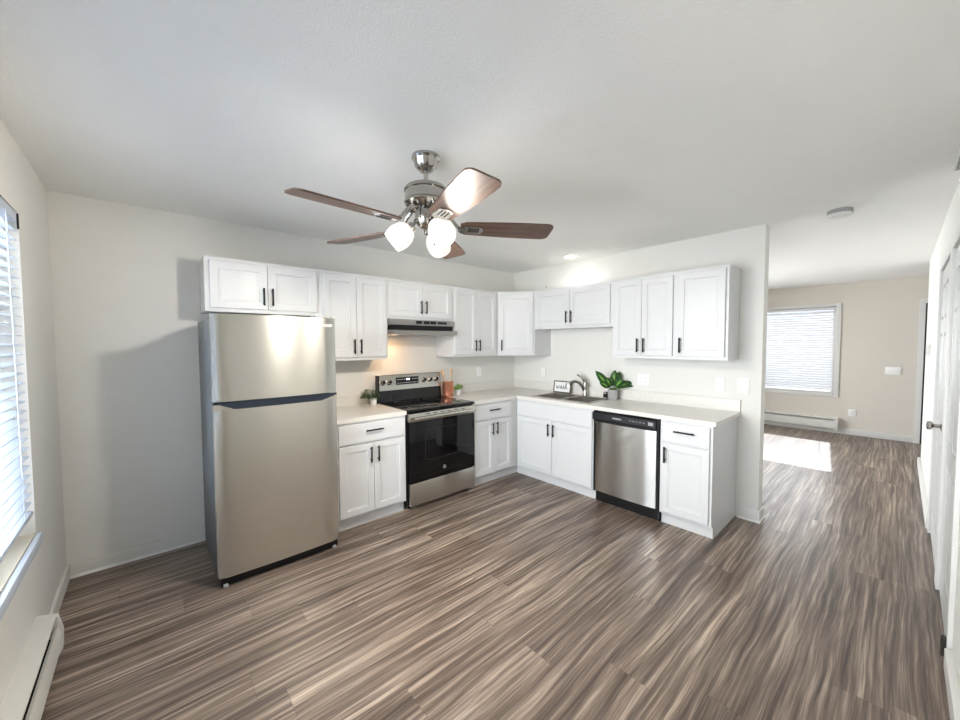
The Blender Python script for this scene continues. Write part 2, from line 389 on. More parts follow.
# front door on the far wall, mostly hidden
d = struct('door_3', [(XF+.03, XF+.07, -4.67, -3.79, .01, 2.07)], m_door)
struct('door_casing', [(XF-.016, XF, -3.764, -3.705, 0, 2.14), (XF-.016, XF, -4.74, -4.68, 0, 2.14), (XF-.016, XF, -4.68, -3.764, 2.08, 2.14)], m_trim, d)
struct('door_gap_shade', [(XF+.002, XF+.028, -3.79, -3.766, .0, 2.075)], m_dark, d)  # dark strip standing in for shade in the gap beside the door
struct('threshold', [(XF-.03, XF+.12, -4.68, -3.766, 0, .012)], m_dark, d)

# closet doors: six-panel slabs, hinged on the far jamb, a little ajar
def closet_door(name, x0, x1, ajar, knob):
    d = bpy.data.objects.new(name, None); COL.objects.link(d); d['kind'] = 'structure'
    d.location = (x1-.003, YR+.003, .008)
    wd = x1-x0-.006; d.rotation_euler = (0, 0, -ajar)   # slab runs towards -x from the hinge
    hh = DH-.022
    bm = bmesh.new()
    box(bm, -wd, 0, -.034, -.006, 0, hh)                 # core
    st, ms = .105, .09
    cols = [(-wd+st, -wd/2-ms/2), (-wd/2+ms/2, -st)]
    rows = [(.22, .80), (.92, 1.56), (1.66, hh-.12)]
    xs = [-wd, cols[0][0], cols[0][1], cols[1][0], cols[1][1], 0]
    for a, b in ((xs[0], xs[1]), (xs[2], xs[3]), (xs[4], xs[5])): box(bm, a, b, -.006, 0, 0, hh)
    zs = [0, rows[0][0], rows[0][1], rows[1][0], rows[1][1], rows[2][0], rows[2][1], hh]
    for ca, cb in cols:
        for a, b in ((zs[0], zs[1]), (zs[2], zs[3]), (zs[4], zs[5]), (zs[6], zs[7])): box(bm, ca, cb, -.006, 0, a, b)
        for ra, rb in rows: box(bm, ca+.022, cb-.022, -.006, -.0005, ra+.022, rb-.022, bev=.002)
    mk('slab', bm, m_door, d)
    if knob:
        mt = Matrix.Translation((-wd+.065, 0, .965)) @ Matrix.Rotation(R(-90), 4, 'X')
        bm = bmesh.new(); lathe(bm, [(0, 0), (.031, 0), (.031, .004), (.026, .009), (.012, .012), (.011, .036), (.018, .040), (.027, .048), (.028, .058), (.023, .066), (0, .069)], mtx=mt)
        mk('knob', bm, m_nickel, d)
    bx = [(x0-.062, x0-.002, YR, YR+.018, 0, DH+.06), (x1+.002, x1+.062, YR, YR+.018, 0, DH+.06), (x0-.002, x1+.002, YR, YR+.018, DH, DH+.06)]
    bm = bmesh.new()
    for b in bx: box(bm, *b, bev=.003)
    cs = mk('casing', bm, m_trim, d); cs.matrix_parent_inverse = (Matrix.Translation(d.location) @ Matrix.Rotation(-ajar*1.0, 4, 'Z')).inverted()
    # flip: slab goes to -x; opening swings the free end into the room (+y)
    return d
closet_door('door_1', *D1, R(.5), True)
closet_door('door_2', *D2, R(.6), False)
dp = part('door_stop', m_dark, None, (-1.035, -1.005, YR+.012, YR+.034, .03, .12), bev=.003)
dp.location = (0, 0, 0); tag(dp, 'small dark metal floor latch at the foot of the nearest closet door', 'door stop')

# ------------------------------------------------------------------ heaters
def heater(name, label, loc, rz, L, slot=False):
    t = thing(name, label, 'baseboard heater', loc, rz, 'white electric baseboard heaters')
    # local: runs along +x from 0..L, back at y=0, room at -y, z from 0
    bm = bmesh.new()
    prism(bm, [(0, .0), (-.055, .0), (-.058, .012), (-.012, .030), (-.012, .165), (-.060, .180), (-.066, .190), (-.064, .198), (0, .212)], 0, L)
    mk('housing', bm, m_heater, t)
    bm = bmesh.new()
    prism(bm, [(-.062, .022), (-.076, .034), (-.080, .118), (-.072, .156), (-.062, .152)], .02, L-.02)
    mk('front_panel', bm, m_heater, t)
    for x0, x1 in ((-.004, .035), (L-.035, L+.004)):
        bm = bmesh.new(); prism(bm, [(0, 0), (-.066, 0), (-.083, .03), (-.085, .12), (-.070, .196), (0, .214)], x0, x1); mk('end_cap', bm, m_heater, t)
    bm = bmesh.new()
    tube(bm, [(.03, -.036, .085), (L-.03, -.036, .085)], .008, 8)
    for i in range(int(L/.012)):
        if i % 2 == 0: box(bm, .05+i*.012, .052+i*.012, -.06, -.015, .055, .115) if .05+i*.012 < L-.05 else None
    mk('heating_element', bm, m_dark, t)
    return t
heater('baseboard_heater', 'white electric baseboard heater under the left window', (XL, -.86-2.3, .012), R(90), 2.3)
heater('baseboard_heater', 'white baseboard heater below the far window blind', (XF, -.6, .045), R(-90), 2.282)

# ------------------------------------------------------------------ cabinet pieces
DT = .019
def pull(parent, x, y, z, L=.14, vertical=True):
    """black bar pull on two posts; local front is -y"""
    bm = bmesh.new(); r = .0068
    a = (0, 0, 1) if vertical else (1, 0, 0)
    p = lambda t, d: (x+a[0]*t, y-d, z+a[2]*t)
    tube(bm, [p(-L/2, .028), p(L/2, .028)], r, 10)
    for s in (-1, 1): tube(bm, [p(s*L*.36, 0), p(s*L*.36, .028)], .0045, 8)
    return mk('handle', bm, m_black, parent)
def shaker(parent, name, x0, x1, z0, z1, y, stile=.052, flat=False):
    """door or drawer front whose back is at y and face at y-DT"""
    bm = bmesh.new()
    box(bm, x0, x1, y-.010, y, z0, z1)
    def ring(ins, yy): return [bm.verts.new(q) for q in ((x0+ins, yy, z0+ins), (x1-ins, yy, z0+ins), (x1-ins, yy, z1-ins), (x0+ins, yy, z1-ins))]
    f = y-DT
    seq = [(0, y-.010), (0, f+.002), (.002, f)]
    if not flat: seq += [(stile, f), (stile+.004, f+.007), (stile+.016, f+.0075), (stile+.019, f+.0095)]
    rs = [ring(*q) for q in seq]
    for A, B in zip(rs, rs[1:]):
        for k in range(4): bm.faces.new((A[k], A[(k+1) % 4], B[(k+1) % 4], B[k]))
    bm.faces.new(rs[-1])
    return mk(name, bm, m_cab, parent, smooth=25)
def carcass(parent, w, h, dep, z0=0, toe=False, ends=(False, False), rails=(), stiles=(), rw=.032, text=0):
    TK = .045
    """open-fronted box with a face frame; local x 0..w, back y=0, front y=-dep"""
    bm = bmesh.new(); t = .016; zb = .10 if toe else 0
    for i, (x0, x1) in enumerate(((0, t), (w-t, w))):
        box(bm, x0, x1, -dep+.019, 0, zb, h)
        if toe: box(bm, x0, x1, -dep+TK+.002, 0, 0, zb)
    box(bm, t, w-t, -dep+.019, -.008, zb, zb+t)
    if not toe: box(bm, t, w-t, -dep+.019, -.008, h-t, h)
    box(bm, t, w-t, -.008, 0, zb, h)
    # face frame
    fr = [(0, rw, zb, h), (w-rw, w, zb, h), (0, w, h-rw, h), (0, w, zb, zb+rw)]
    fr += [(0, w, z-.02, z+.02) for z in rails]+[(x-.02, x+.02, zb, h) for x in stiles]
    b2 = bmesh.new(); cells(b2, fr, dep-.019, dep)
    tmp = bpy.data.meshes.new('tmp'); b2.to_mesh(tmp); b2.free()
    tmp.transform(Matrix(((1, 0, 0, 0), (0, 0, -1, 0), (0, 1, 0, 0), (0, 0, 0, 1))))
    bm.from_mesh(tmp); bpy.data.meshes.remove(tmp)
    o = mk('carcass', bm, m_cab, parent)
    if toe:
        part('toe_kick', m_cab, parent, (-text, w, -dep+TK, -dep+TK+.012, 0, .0985))
    return o
def upper(label, loc, rz, w, h, dep, doors, hz=.095, group='white wall cabinets'):
    t = thing('wall_cabinet', label, 'kitchen cabinet', loc, rz, group)
    carcass(t, w, h, dep)
    for x0, x1, side in doors:
        d = shaker(t, 'door', x0, x1, .028, h-.028, -dep)
        pull(d, x1-.028 if side == 'r' else x0+.028, -dep-DT, hz+.028, L=.13)
    return t
UD = .309; UB = 1.3635; UT = 2.127
upper('short white two-door wall cabinet above the refrigerator', (-3.469, 0, 1.742), 0, .777, UT-1.742, UD, [(.028, .386, 'r'), (.390, .749, 'l')])
upper('tall white two-door wall cabinet between refrigerator and range hood', (-2.692, 0, UB), 0, .616, UT-UB, UD, [(.022, .307, 'r'), (.310, .594, 'l')])
upper('short white two-door wall cabinet directly over the range hood', (-2.076, 0, 1.748), 0, .772, UT-1.748, UD, [(.024, .384, 'r'), (.387, .748, 'l')])
upper('tall white two-door wall cabinet right of the range hood', (-1.304, 0, UB), 0, .680, UT-UB, UD, [(.022, .330, 'r'), (.333, .640, 'l')])
upper('short white two-door wall cabinet above the sink', (0, -.6246, 1.673), R(-90), 1.0014, UT-1.673, UD, [(.024, .498, 'r'), (.502, .977, 'l')])
upper('tall white two-door wall cabinet above the dishwasher', (0, -1.626, UB), R(-90), .593, UT-UB, UD, [(.020, .294, 'r'), (.297, .573, 'l')])
upper('tall white single-door wall cabinet at the open end of the sink wall', (0, -2.219, UB), R(-90), .400, UT-UB, UD, [(.020, .380, 'l')])
# diagonal corner wall cabinet
t = thing('corner_wall_cabinet', 'white diagonal corner wall cabinet with one door', 'kitchen cabinet', (0, 0, UB), 0, 'white wall cabinets')
h = UT-UB; fp = [(0, 0), (-.624, 0), (-.624, -.309), (-.309, -.6246), (0, -.6246)]
bm = bmesh.new(); prism(bm, fp, 0, .016, 'z'); prism(bm, fp, h-.016, h, 'z')
box(bm, -.624, 0, -.012, 0, .016, h-.016); box(bm, -.012, 0, -.6246, -.012, .016, h-.016)
box(bm, -.624, -.608, -.309, -.012, .016, h-.016); box(bm, -.309, -.012, -.6246, -.608, .016, h-.016)
mk('carcass', bm, m_cab, t)
L_ = math.hypot(.315, .3156); ff = bpy.data.objects.new('face_frame', None)
bm = bmesh.new()
box(bm, 0, .034, 0, .019, 0, h); box(bm, L_-.034, L_, 0, .019, 0, h); box(bm, .034, L_-.034, 0, .019, 0, .032); box(bm, .034, L_-.034, 0, .019, h-.032, h)
ff = mk('face_frame', bm, m_cab, t); ff.location = (-.624, -.309, 0); ff.rotation_euler = (0, 0, R(-45))
d = shaker(t, 'door', .022, L_-.022, .028, h-.028, 0); d.location = ff.location; d.rotation_euler = ff.rotation_euler
pull(d, .050, -DT, .123, L=.13)

# base cabinets
BD = .624; BH = .879
def base(label, loc, rz, w, opens, drawers, rails=(.70,), stiles=(), toe=True, text=0):
    t = thing('base_cabinet', label, 'kitchen cabinet', loc, rz, 'white base cabinets')
    carcass(t, w, BH, BD, toe=toe, rails=rails, stiles=stiles, text=text)
    for x0, x1, side in opens:
        d = shaker(t, 'door', x0, x1, .118, .690, -BD)
        pull(d, x1-.030 if side == 'r' else x0+.030, -BD-DT, .598, L=.13)
    for x0, x1, hnd in drawers:
        d = shaker(t, 'drawer' if hnd else 'false_drawer_front', x0, x1, .706, .862, -BD, flat=True)
        if hnd: pull(d, (x0+x1)/2, -BD-DT, .80, L=.15, vertical=False)
    return t
base('white base cabinet with drawer and two doors between refrigerator and range', (-2.700, -.0015, 0), 0, .616, [(.015, .305, 'r'), (.309, .600, 'l')], [(.015, .600, 1)])
base('white base cabinet with drawer and two doors between range and inside corner', (-1.300, -.0015, 0), 0, 1.297, [(.015, .290, 'r'), (.294, .565, 'l')], [(.015, .565, 1)], stiles=(.60, .63, .66))
base('white sink base cabinet with a plain false drawer front over two wide doors', (-.0015, -.632, 0), R(-90), .986, [(.030, .500, 'r'), (.504, .975, 'l')], [(.030, .975, 0)], text=.050)
eb = base('white single-door base cabinet at the free end of the counter', (-.0015, -2.238, 0), R(-90), .384, [(.018, .366, 'l')], [(.018, .366, 1)])

# ------------------------------------------------------------------ countertops
def slab(name, label, boxes, splash):
    t = thing(name, label, 'countertop', (boxes[0][0], boxes[0][2], .8796), 0, 'pale speckled countertops')
    o = t.location
    bm = bmesh.new()
    cells(bm, [(a-o[0], b-o[0], c-o[1], d-o[1]) for a, b, c, d in boxes], 0, .0344)
    mk('worktop', bm, m_counter, t)
    bm = bmesh.new()
    cells(bm, [(a-o[0], b-o[0], c-o[1], d-o[1]) for a, b, c, d in splash], .0344, .1364)
    mk('backsplash', bm, m_counter, t)
    return t
CD = -.645
slab('countertop', 'short pale speckled countertop left of the range', [(-2.715, -2.080, CD, -.002)], [(-2.715, -2.080, -.022, -.002)])
SX0, SX1, SY0, SY1 = -.535, -.135, -1.50, -.80
slab('countertop', 'long L-shaped pale speckled countertop holding the sink', [(-1.296, -.002, CD, -.002), (CD, SX0, -2.6435, CD), (SX1, -.002, -2.6435, CD), (SX0, SX1, SY1, CD), (SX0, SX1, -2.6435, SY0)], [(-1.296, -.002, -.022, -.002), (-.022, -.002, -2.6435, -.022)])

# sink
t = thing('kitchen_sink', 'stainless steel double bowl sink set in the countertop', 'sink', ((SX0+SX1)/2, (SY0+SY1)/2, .9146))
hx, hy = (SX1-SX0)/2, (SY1-SY0)/2
part('rim', m_sink, t, (-hx-.018, -hx+.012, -hy-.018, hy+.018, 0, .004), (hx-.012, hx+.018, -hy-.018, hy+.018, 0, .004), (-hx, hx, hy-.012, hy+.018, 0, .004), (-hx, hx, -hy-.018, -hy+.012, 0, .004), (-hx+.004, hx-.004, -.015, .015, -.004, .003))
for y0, y1 in ((-hy+.012, -.015), (.015, hy-.012)):
    bm = bmesh.new(); x0, x1, D = -hx+.012, hx-.012, -.17; q = .002
    box(bm, x0, x1, y0, y1, D, D+q); box(bm, x0, x0+q, y0, y1, D, 0); box(bm, x1-q, x1, y0, y1, D, 0); box(bm, x0, x1, y0, y0+q, D, 0); box(bm, x0, x1, y1-q, y1, D, 0)
    bw = mk('bowl', bm, m_sink, t)
    bm = bmesh.new(); lathe(bm, [(0, .004), (.012, .003), (.034, .004), (.042, .003), (.042, 0)], (0, (y0+y1)/2, D+q)); mk('drain', bm, m_nickel, bw)

# faucet
t = thing('faucet', 'brushed nickel single-lever faucet behind the sink', 'faucet', (-.085, -1.175, .9146))
bm = bmesh.new(); lathe(bm, [(.0, 0), (.030, 0), (.030, .010), (.028, .018), (.027, .10), (.030, .125), (.026, .150), (0, .156)]); mk('body', bm, m_nickel, t)
bm = bmesh.new(); tube(bm, [(-.01, .005, .06), (-.035, .015, .11), (-.075, .030, .150), (-.12, .045, .168), (-.165, .060, .160), (-.19, .068, .135)], [.021, .019, .018, .018, .019, .020], 12); mk('spout', bm, m_nickel, t)
bm = bmesh.new(); tube(bm, [(0, 0, .145), (-.004, .01, .18), (-.022, .04, .215), (-.035, .085, .235)], [.022, .019, .013, .009], 10); mk('lever', bm, m_nickel, t)
# sign
t = thing('framed_sign', 'small framed white sign with handwritten black wash lettering by the sink', 'sign', (-.095, -.862, .9170), R(-90))
t.rotation_euler = (R(-10), 0, R(-90)); SW, SH = .112, .142
bm = bmesh.new()
for b in ((-SW-.01, -SW, -.009, .009, 0, SH), (SW, SW+.01, -.009, .009, 0, SH), (-SW, SW, -.009, .009, 0, .012), (-SW, SW, -.009, .009, SH-.012, SH)): box(bm, *b, bev=.001)
mk('frame', bm, m_frame, t)
part('board', m_paper, t, (-SW, SW, -.003, .005, .012, SH-.012))
def stroke(bm, pts, r, ox, oz, s):
    tube(bm, [(ox+x*s+.18*s*z, -.0045, oz+z*s) for x, z in pts], r, 5)
bm = bmesh.new(); s = .045; oz = .046; r = .0030
w_ = [(0, .9), (.08, .3), (.2, .05), (.38, .35), (.45, .75), (.5, .25), (.65, .05), (.85, .4), (.9, .9), (1.05, .75)]
a_ = [(1.75, .75), (1.5, .85), (1.25, .5), (1.3, .1), (1.5, .1), (1.72, .7), (1.7, .2), (1.85, .05), (2.05, .3)]
s_ = [(2.05, .3), (2.3, .95), (2.35, .7), (2.5, .3), (2.4, 0), (2.15, .05), (2.4, .05), (2.75, .3)]
h_ = [(2.75, .3), (3.05, 1.3), (3.05, 1.7), (2.9, 1.6), (2.85, .8), (2.85, 0), (3.0, .5), (3.2, .75), (3.3, .4), (3.35, .05), (3.65, .2)]
for q in (w_, a_, s_, h_): stroke(bm, q, r, -.088, oz, s)
mk('lettering', bm, m_ink, t)

# ------------------------------------------------------------------ plants, crock, canister
def leaf(bm, base, dirv, L, Wd, droop=.3, fold=.12, face=(0, 0, 1)):
    d = Vector(dirv).normalized(); side = d.cross(Vector(face));
    if side.length < .1: side = Vector((1, 0, 0))
    side.normalize(); up = side.cross(d); n = 7; rows = []
    for i in range(n+1):
        u = i/n; c = Vector(base)+d*L*u+Vector((0, 0, -droop*L*u*u)); wv = Wd*math.sin(math.pi*min(1, u*.95+.04))**.75*.5
        rows.append([bm.verts.new(c-side*wv+up*wv*fold*2), bm.verts.new(c), bm.verts.new(c+side*wv+up*wv*fold*2)])
    for A, B in zip(rows, rows[1:]):
        bm.faces.new((A[0], A[1], B[1], B[0])); bm.faces.new((A[1], A[2], B[2], B[1]))
t = thing('potted_plant', 'broad-leaved green plant in a grey concrete pot beside the sink', 'plant', (-.125, -1.535, .9146))
bm = bmesh.new(); lathe(bm, [(0, 0), (.050, 0), (.052, .003), (.052, .105), (.046, .105), (.045, .09), (0, .09)], seg=32); mk('pot', bm, m_concrete, t)
bm = bmesh.new(); lathe(bm, [(0, .095), (.044, .092)], seg=20); mk('soil', bm, m_soil, t)
def dvec(r, f, u): # right / towards camera / up as seen from the room
    return Vector((.747*r-.665*f, -.665*r-.747*f, u))
bm = bmesh.new(); bl = bmesh.new()
spec = [(-.85, .1, .95, .21, .085, .0), (-.95, .3, .72, .13, .07, .15), (-.45, .2, .8, .12, .07, .1), (.12, -.1, 1.05, .16, .085, .05), (.42, -.2, 1.1, .165, .08, .1), (.95, .1, .70, .17, .075, .30), (1.0, .1, .52, .20, .07, .30), (.30, .4, .65, .12, .075, .2), (-.2, .1, 1.0, .10, .06, .05), (-.6, -.3, .8, .15, .07, .05), (.6, .35, .5, .12, .07, .2)]
for r_, f_, u_, L, Wd, dr in spec:
    b0 = Vector((r_*.01, -r_*.01, .10)); dd = dvec(r_, f_, u_); fc = dvec(random.uniform(-.3, .3), 1, random.uniform(.2, .9))
    st = b0+dd.normalized()*.045
    tube(bm, [b0, st], .0025, 5); leaf(bm, st, dd, L*1.08, Wd, dr, face=fc)
    leaf(bl, st+dd.normalized()*.015+fc.normalized()*.0022, dd, L*.74, Wd*.22, dr, face=fc)
for r_, f_ in ((.35, .8), (.6, .6)):
    dd = dvec(r_, f_, .45); leaf(bl, (0, 0, .105), dd, .10, .055, .35)
def solid(o, th=.0008):
    md = o.modifiers.new('thickness', 'SOLIDIFY'); md.thickness = th; md.offset = 0; return o
solid(mk('foliage', bm, m_leaf, t)); solid(mk('pale_leaf_markings', bl, m_leaf_l, t))
def small_plant(label, loc, R_, nl, sp, up, rp, hp):
    t = thing('potted_plant', label, 'plant', loc, 0, 'little potted plants on the counter')
    bm = bmesh.new(); lathe(bm, [(0, 0), (rp*.78, 0), (rp, hp), (rp*.9, hp), (rp*.85, hp*.85), (0, hp*.85)], seg=24); mk('pot', bm, m_whitepot, t)
    bm = bmesh.new()
    for i in range(nl):
        a = random.uniform(0, 6.28); rr = sp*math.sqrt(random.random()); z = hp+random.uniform(.0, up)*(1-.4*rr/sp)
        p = Vector((R_[0]+rr*math.cos(a), R_[1]+rr*math.sin(a)*.8, z))
        if i % 3 == 0: tube(bm, [(0, 0, hp*.8), p], .0015, 4)
        leaf(bm, p, (math.cos(a+random.uniform(-1, 1)), math.sin(a+random.uniform(-1, 1)), random.uniform(-.2, .8)), random.uniform(.02, .034), random.uniform(.014, .022), .3)
    solid(mk('foliage', bm, m_leaf if 'left' in label else m_leaf_l, t), .0006)
    return t
small_plant('little dark green bushy plant in a white pot left of the range', (-2.150, -.14, .9146), (-.035, 0), 170, .082, .095, .036, .075)
small_plant('little bright green plant in a white pot right of the copper crock', (-1.075, -.12, .9146), (0, 0), 70, .05, .07, .030, .062)
t = thing('utensil_crock', 'copper utensil crock right of the range', 'utensil holder', (-1.238, -.125, .9146))
bm = bmesh.new(); lathe(bm, [(0, 0), (.064, 0), (.068, .012), (.062, .018), (.062, .158), (.066, .164), (.059, .164), (.056, .02), (0, .02)], seg=32); mk('crock', bm, m_copper, t)
bm = bmesh.new(); tube(bm, [(.02, -.058, .12), (.022, -.074, .10), (.022, -.074, .06), (.02, -.058, .045)], .005, 6); mk('ring_handle', bm, m_copper, t)
labs = ['pale wooden spoon leaning left, rearmost in the copper crock', 'wooden spatula leaning furthest left in the copper crock', 'pale wooden spoon leaning furthest right in the copper crock', 'wooden spatula standing nearly upright in the copper crock']
for i, (bx_, by_, tx, ty, ln, kind) in enumerate(((-.010, .020, -.055, .025, .30, 0), (-.018, -.012, -.068, -.018, .27, 1), (.016, .010, .070, .02, .315, 0), (.010, -.020, .030, -.026, .285, 1))):
    u = thing('wooden_spoon' if kind == 0 else 'wooden_spatula', labs[i], 'utensil', (-1.238+bx_, -.125+by_, .944), group='wooden utensils in the copper crock')
    p0 = Vector((0, 0, 0)); p1 = Vector((tx-bx_, ty-by_, ln-.04)); dn = p1-p0
    bm = bmesh.new(); tube(bm, [p0, p0.lerp(p1, .8)], .004, 8); mk('shaft', bm, m_utwood, u)
    bm = bmesh.new()
    if kind == 0: tube(bm, [p0.lerp(p1, .79), p0.lerp(p1, .86), p0.lerp(p1, .95), p0.lerp(p1, 1.04)], [.005, .014, .018, .008], 10)
    else: tube(bm, [p0.lerp(p1, .79), p0.lerp(p1, .86), p0.lerp(p1, 1.06)], [.005, .012, .014], 6)
    mk('head', bm, m_utwood, u)
t = thing('soap_canister', 'small dark and silver canister left of the grey pot', 'soap container', (-.10, -1.437, .9146))
bm = bmesh.new(); lathe(bm, [(0, 0), (.024, 0), (.025, .004), (.025, .062), (.020, .070), (0, .072)]); mk('bottle', bm, m_nickel, t)
bm = bmesh.new(); lathe(bm, [(.0245, .012), (.0262, .012), (.0262, .05), (.0245, .05)]); mk('band', bm, m_blackpl, t)

# ------------------------------------------------------------------ refrigerator
fx0, fx1 = -3.497, -2.757
t = thing('refrigerator', 'tall stainless steel top-freezer refrigerator with dark grey sides', 'refrigerator', (fx0, 0, 0))
FW = fx1-fx0; FF = -.82; FB = -.745
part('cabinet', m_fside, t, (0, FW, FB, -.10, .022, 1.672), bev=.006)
def fdoor(name, z0, z1):
    bm = bmesh.new()
    # slightly bowed front with rounded edges
    prof = []
    n = 16
    for i in range(n+1):
        u = i/n; x = FW*u; e = min(u, 1-u)*FW
        bow = .012*(1-(2*u-1)**2); rd = .012*(1-min(1, e/.014))**2
        prof.append((x, FF-bow+.006+rd))
    prof = [(0, FB-.006)]+prof+[(FW, FB-.006)]
    prism(bm, prof, z0, z1, 'z'); return mk(name, bm, m_steel, t, smooth=25)
SE = 1.150
dfr = fdoor('freezer_door', SE+.010, 1.6945); dfd = fdoor('fresh_food_door', .068, SE-.041)
part('gasket', m_black, t, (.01, FW-.01, FB-.006, FB, .08, 1.68))
bm = bmesh.new()   # recessed dark pocket handle along the top of the lower door
prism(bm, [(.02, SE+.006), (FW-.005, SE+.006), (FW-.005, SE-.006), (FW-.11, SE-.040), (.11, SE-.040), (.03, SE-.006)], FF-.002, FB-.006, 'y')
mk('pocket_handle', bm, mat('dark_blue_handle', (.010, .014, .022), .45, spec=.3), t)
prof = [(0, FB-.006), (FW, FB-.006), (FW, FF+.01), (0, FF+.01)]
for pf in ([(.0, SE-.041), (.11, SE-.041), (.03, SE-.008), (0, SE-.008)], [(FW, SE-.041), (FW-.11, SE-.041), (FW-.006, SE-.008), (FW, SE-.008)]):
    bm = bmesh.new(); prism(bm, pf, FF+.004, FB-.006, 'y'); mk('handle_corner', bm, m_steel, dfd)   # steel beside the pocket
part('hinge_cover', m_grey, t, (FW-.13, FW-.01, FF+.03, FB+.06, 1.6945, 1.709), bev=.003)
part('middle_hinge', m_grey, t, (FW-.05, FW+.002, FF+.01, FB, SE-.008, SE+.010))
part('toe_grille', m_blackpl, t, (.01, FW-.01, FF+.025, FB+.03, .010, .072))
for x in (.035, FW-.035):
    bm = bmesh.new(); tube(bm, [(x-.012, FF+.022, .012), (x+.012, FF+.022, .012)], .012, 12); mk('wheel', bm, m_grey, t)
for x in (.05, FW-.05):
    bm = bmesh.new(); tube(bm, [(x, -.15, 0), (x, -.15, .05)], .016, 10); mk('foot', bm, m_blackpl, t)
bd = part('badge', m_badge, dfr, (FW-.112, FW-.030, FF-.0060, FF+.004, 1.632, 1.650))
text_part('badge_lettering', 'FRIGIDAIRE', .0135, m_ink, bd, (FW-.071, FF-.0062, 1.641), (R(90), 0, 0))

# ------------------------------------------------------------------ range
rx0, rx1 = -2.072, -1.304; RW = rx1-rx0
t = thing('range', 'stainless steel electric range with a black glass cooktop and oven door', 'stove', (rx0, 0, 0))
part('body', m_blackpl, t, (.003, RW-.003, -.625, -.03, .05, .895))
part('cooktop', m_blackgl, t, (0, RW, -.665, -.085, .895, .920), bev=.004)
bm = bmesh.new()
for cx_, cy_, rr in ((.20, -.50, .105), (.56, -.50, .085), (.20, -.22, .08), (.56, -.22, .10), (.38, -.17, .05)):
    lathe(bm, [(rr-.002, .9202), (rr, .9206), (rr+.002, .9202)], (cx_, cy_, 0), seg=40)
mk('burner_rings', bm, mat('burner_ring', (.05, .05, .05), .3), t)
# backguard
bm = bmesh.new(); prism(bm, [(-.03, .91), (-.095, .91), (-.085, 1.035), (-.03, 1.035)], 0, RW); mk('backguard_base', bm, m_blackgl, t)
bm = bmesh.new(); prism(bm, [(-.03, 1.035), (-.090, 1.035), (-.070, 1.180), (-.062, 1.190), (-.03, 1.190)], .012, RW-.0); bgd = mk('control_panel', bm, m_steel, t)
part('panel_side', m_blackpl, t, (0, .012, -.092, -.03, 1.035, 1.190))
sl = math.atan2(.020, .145)
def onpanel(z): return -.090+(z-1.035)*.020/.145
for i, x in enumerate((.055, .128, .545, .625, .705)):
    z = 1.118; mt = Matrix.Translation((x, onpanel(z), z)) @ Matrix.Rotation(R(90)-sl, 4, 'X')
    bm = bmesh.new(); lathe(bm, [(0, 0), (.030, 0), (.030, .004), (.026, .006), (.023, .022), (.019, .026), (0, .026)], mtx=mt, seg=24)
    k = mk('knob', bm, m_chrome, bgd)
    bm = bmesh.new(); lathe(bm, [(.0, .0262), (.017, .0262), (.017, .0275), (0, .0275)], mtx=mt, seg=20)
    mk('knob_face', bm, m_blackpl, k)
dz0, dz1 = 1.085, 1.160
bm = bmesh.new(); prism(bm, [(onpanel(dz0)-.001, dz0), (onpanel(dz0)-.004, dz0), (onpanel(dz1)-.004, dz1), (onpanel(dz1)+.002, dz1)], .205, .475); dsp = mk('display', bm, m_blackgl, bgd)
part('clock_digits', m_disp, dsp, (.325, .366, onpanel(1.135)-.0052, onpanel(1.135)-.002, 1.128, 1.146))
bm = bmesh.new()
for r_ in range(2):
    for i in range(10):
        x = .217+i*.026; z = 1.099+.036*r_
        if r_ == 1 and 3 < i < 7: continue
        box(bm, x, x+.014, onpanel(z)-.0052, onpanel(z)-.002, z, z+.005)
mk('keypad_print', bm, m_lettering, dsp)
# oven door
odr = part('oven_door', m_blackgl, t, (.010, RW-.004, -.668, -.628, .258, .815), bev=.003)
bm = bmesh.new(); prism(bm, [(-.628, .812), (-.676, .812), (-.680, .820), (-.680, .868), (-.672, .884), (-.628, .886)], .004, RW-.002)
dt = mk('door_top_band', bm, m_steel, odr)
for i in range(6):
    x = .17+i*.083; part('vent_slot', m_dark, dt, (x, x+.045, -.6815, -.675, .866, .872))
bm = bmesh.new(); tube(bm, [(.03, -.712, .842), (RW-.03, -.712, .842)], .013, 14)
for x in (.06, RW-.06): box(bm, x-.012, x+.012, -.706, -.678, .832, .852)
mk('handle', bm, m_steel, odr)
bm = bmesh.new(); x0, x1, z0, z1, q = .17, .60, .44, .72, .0015
for b in ((x0, x1, z0, z0+.003), (x0, x1, z1-.003, z1), (x0, x0+.003, z0, z1), (x1-.003, x1, z0, z1)): box(bm, b[0], b[1], -.6692, -.668, b[2], b[3])
mk('window_outline', bm, mat('window_outline', (.03, .03, .03), .2), odr)
bm = bmesh.new(); lathe(bm, [(.013, 0), (.0145, .0006), (.016, 0)], mtx=Matrix.Translation((RW*.5, -.6685, .335)) @ Matrix.Rotation(R(90), 4, 'X'), seg=28); lg = mk('emblem', bm, m_lettering, odr)
text_part('emblem_lettering', 'GE', .013, m_lettering, lg, (RW*.5, -.6688, .335), (R(90), 0, 0), shear=.3)
part('drawer', m_steel, t, (.010, RW-.004, -.668, -.628, .045, .250), bev=.004)
for x in (.05, RW-.05):
    for y in (-.58, -.10):
        bm = bmesh.new(); tube(bm, [(x, y, 0), (x, y, .052)], .015, 10); mk('foot', bm, m_blackpl, t)

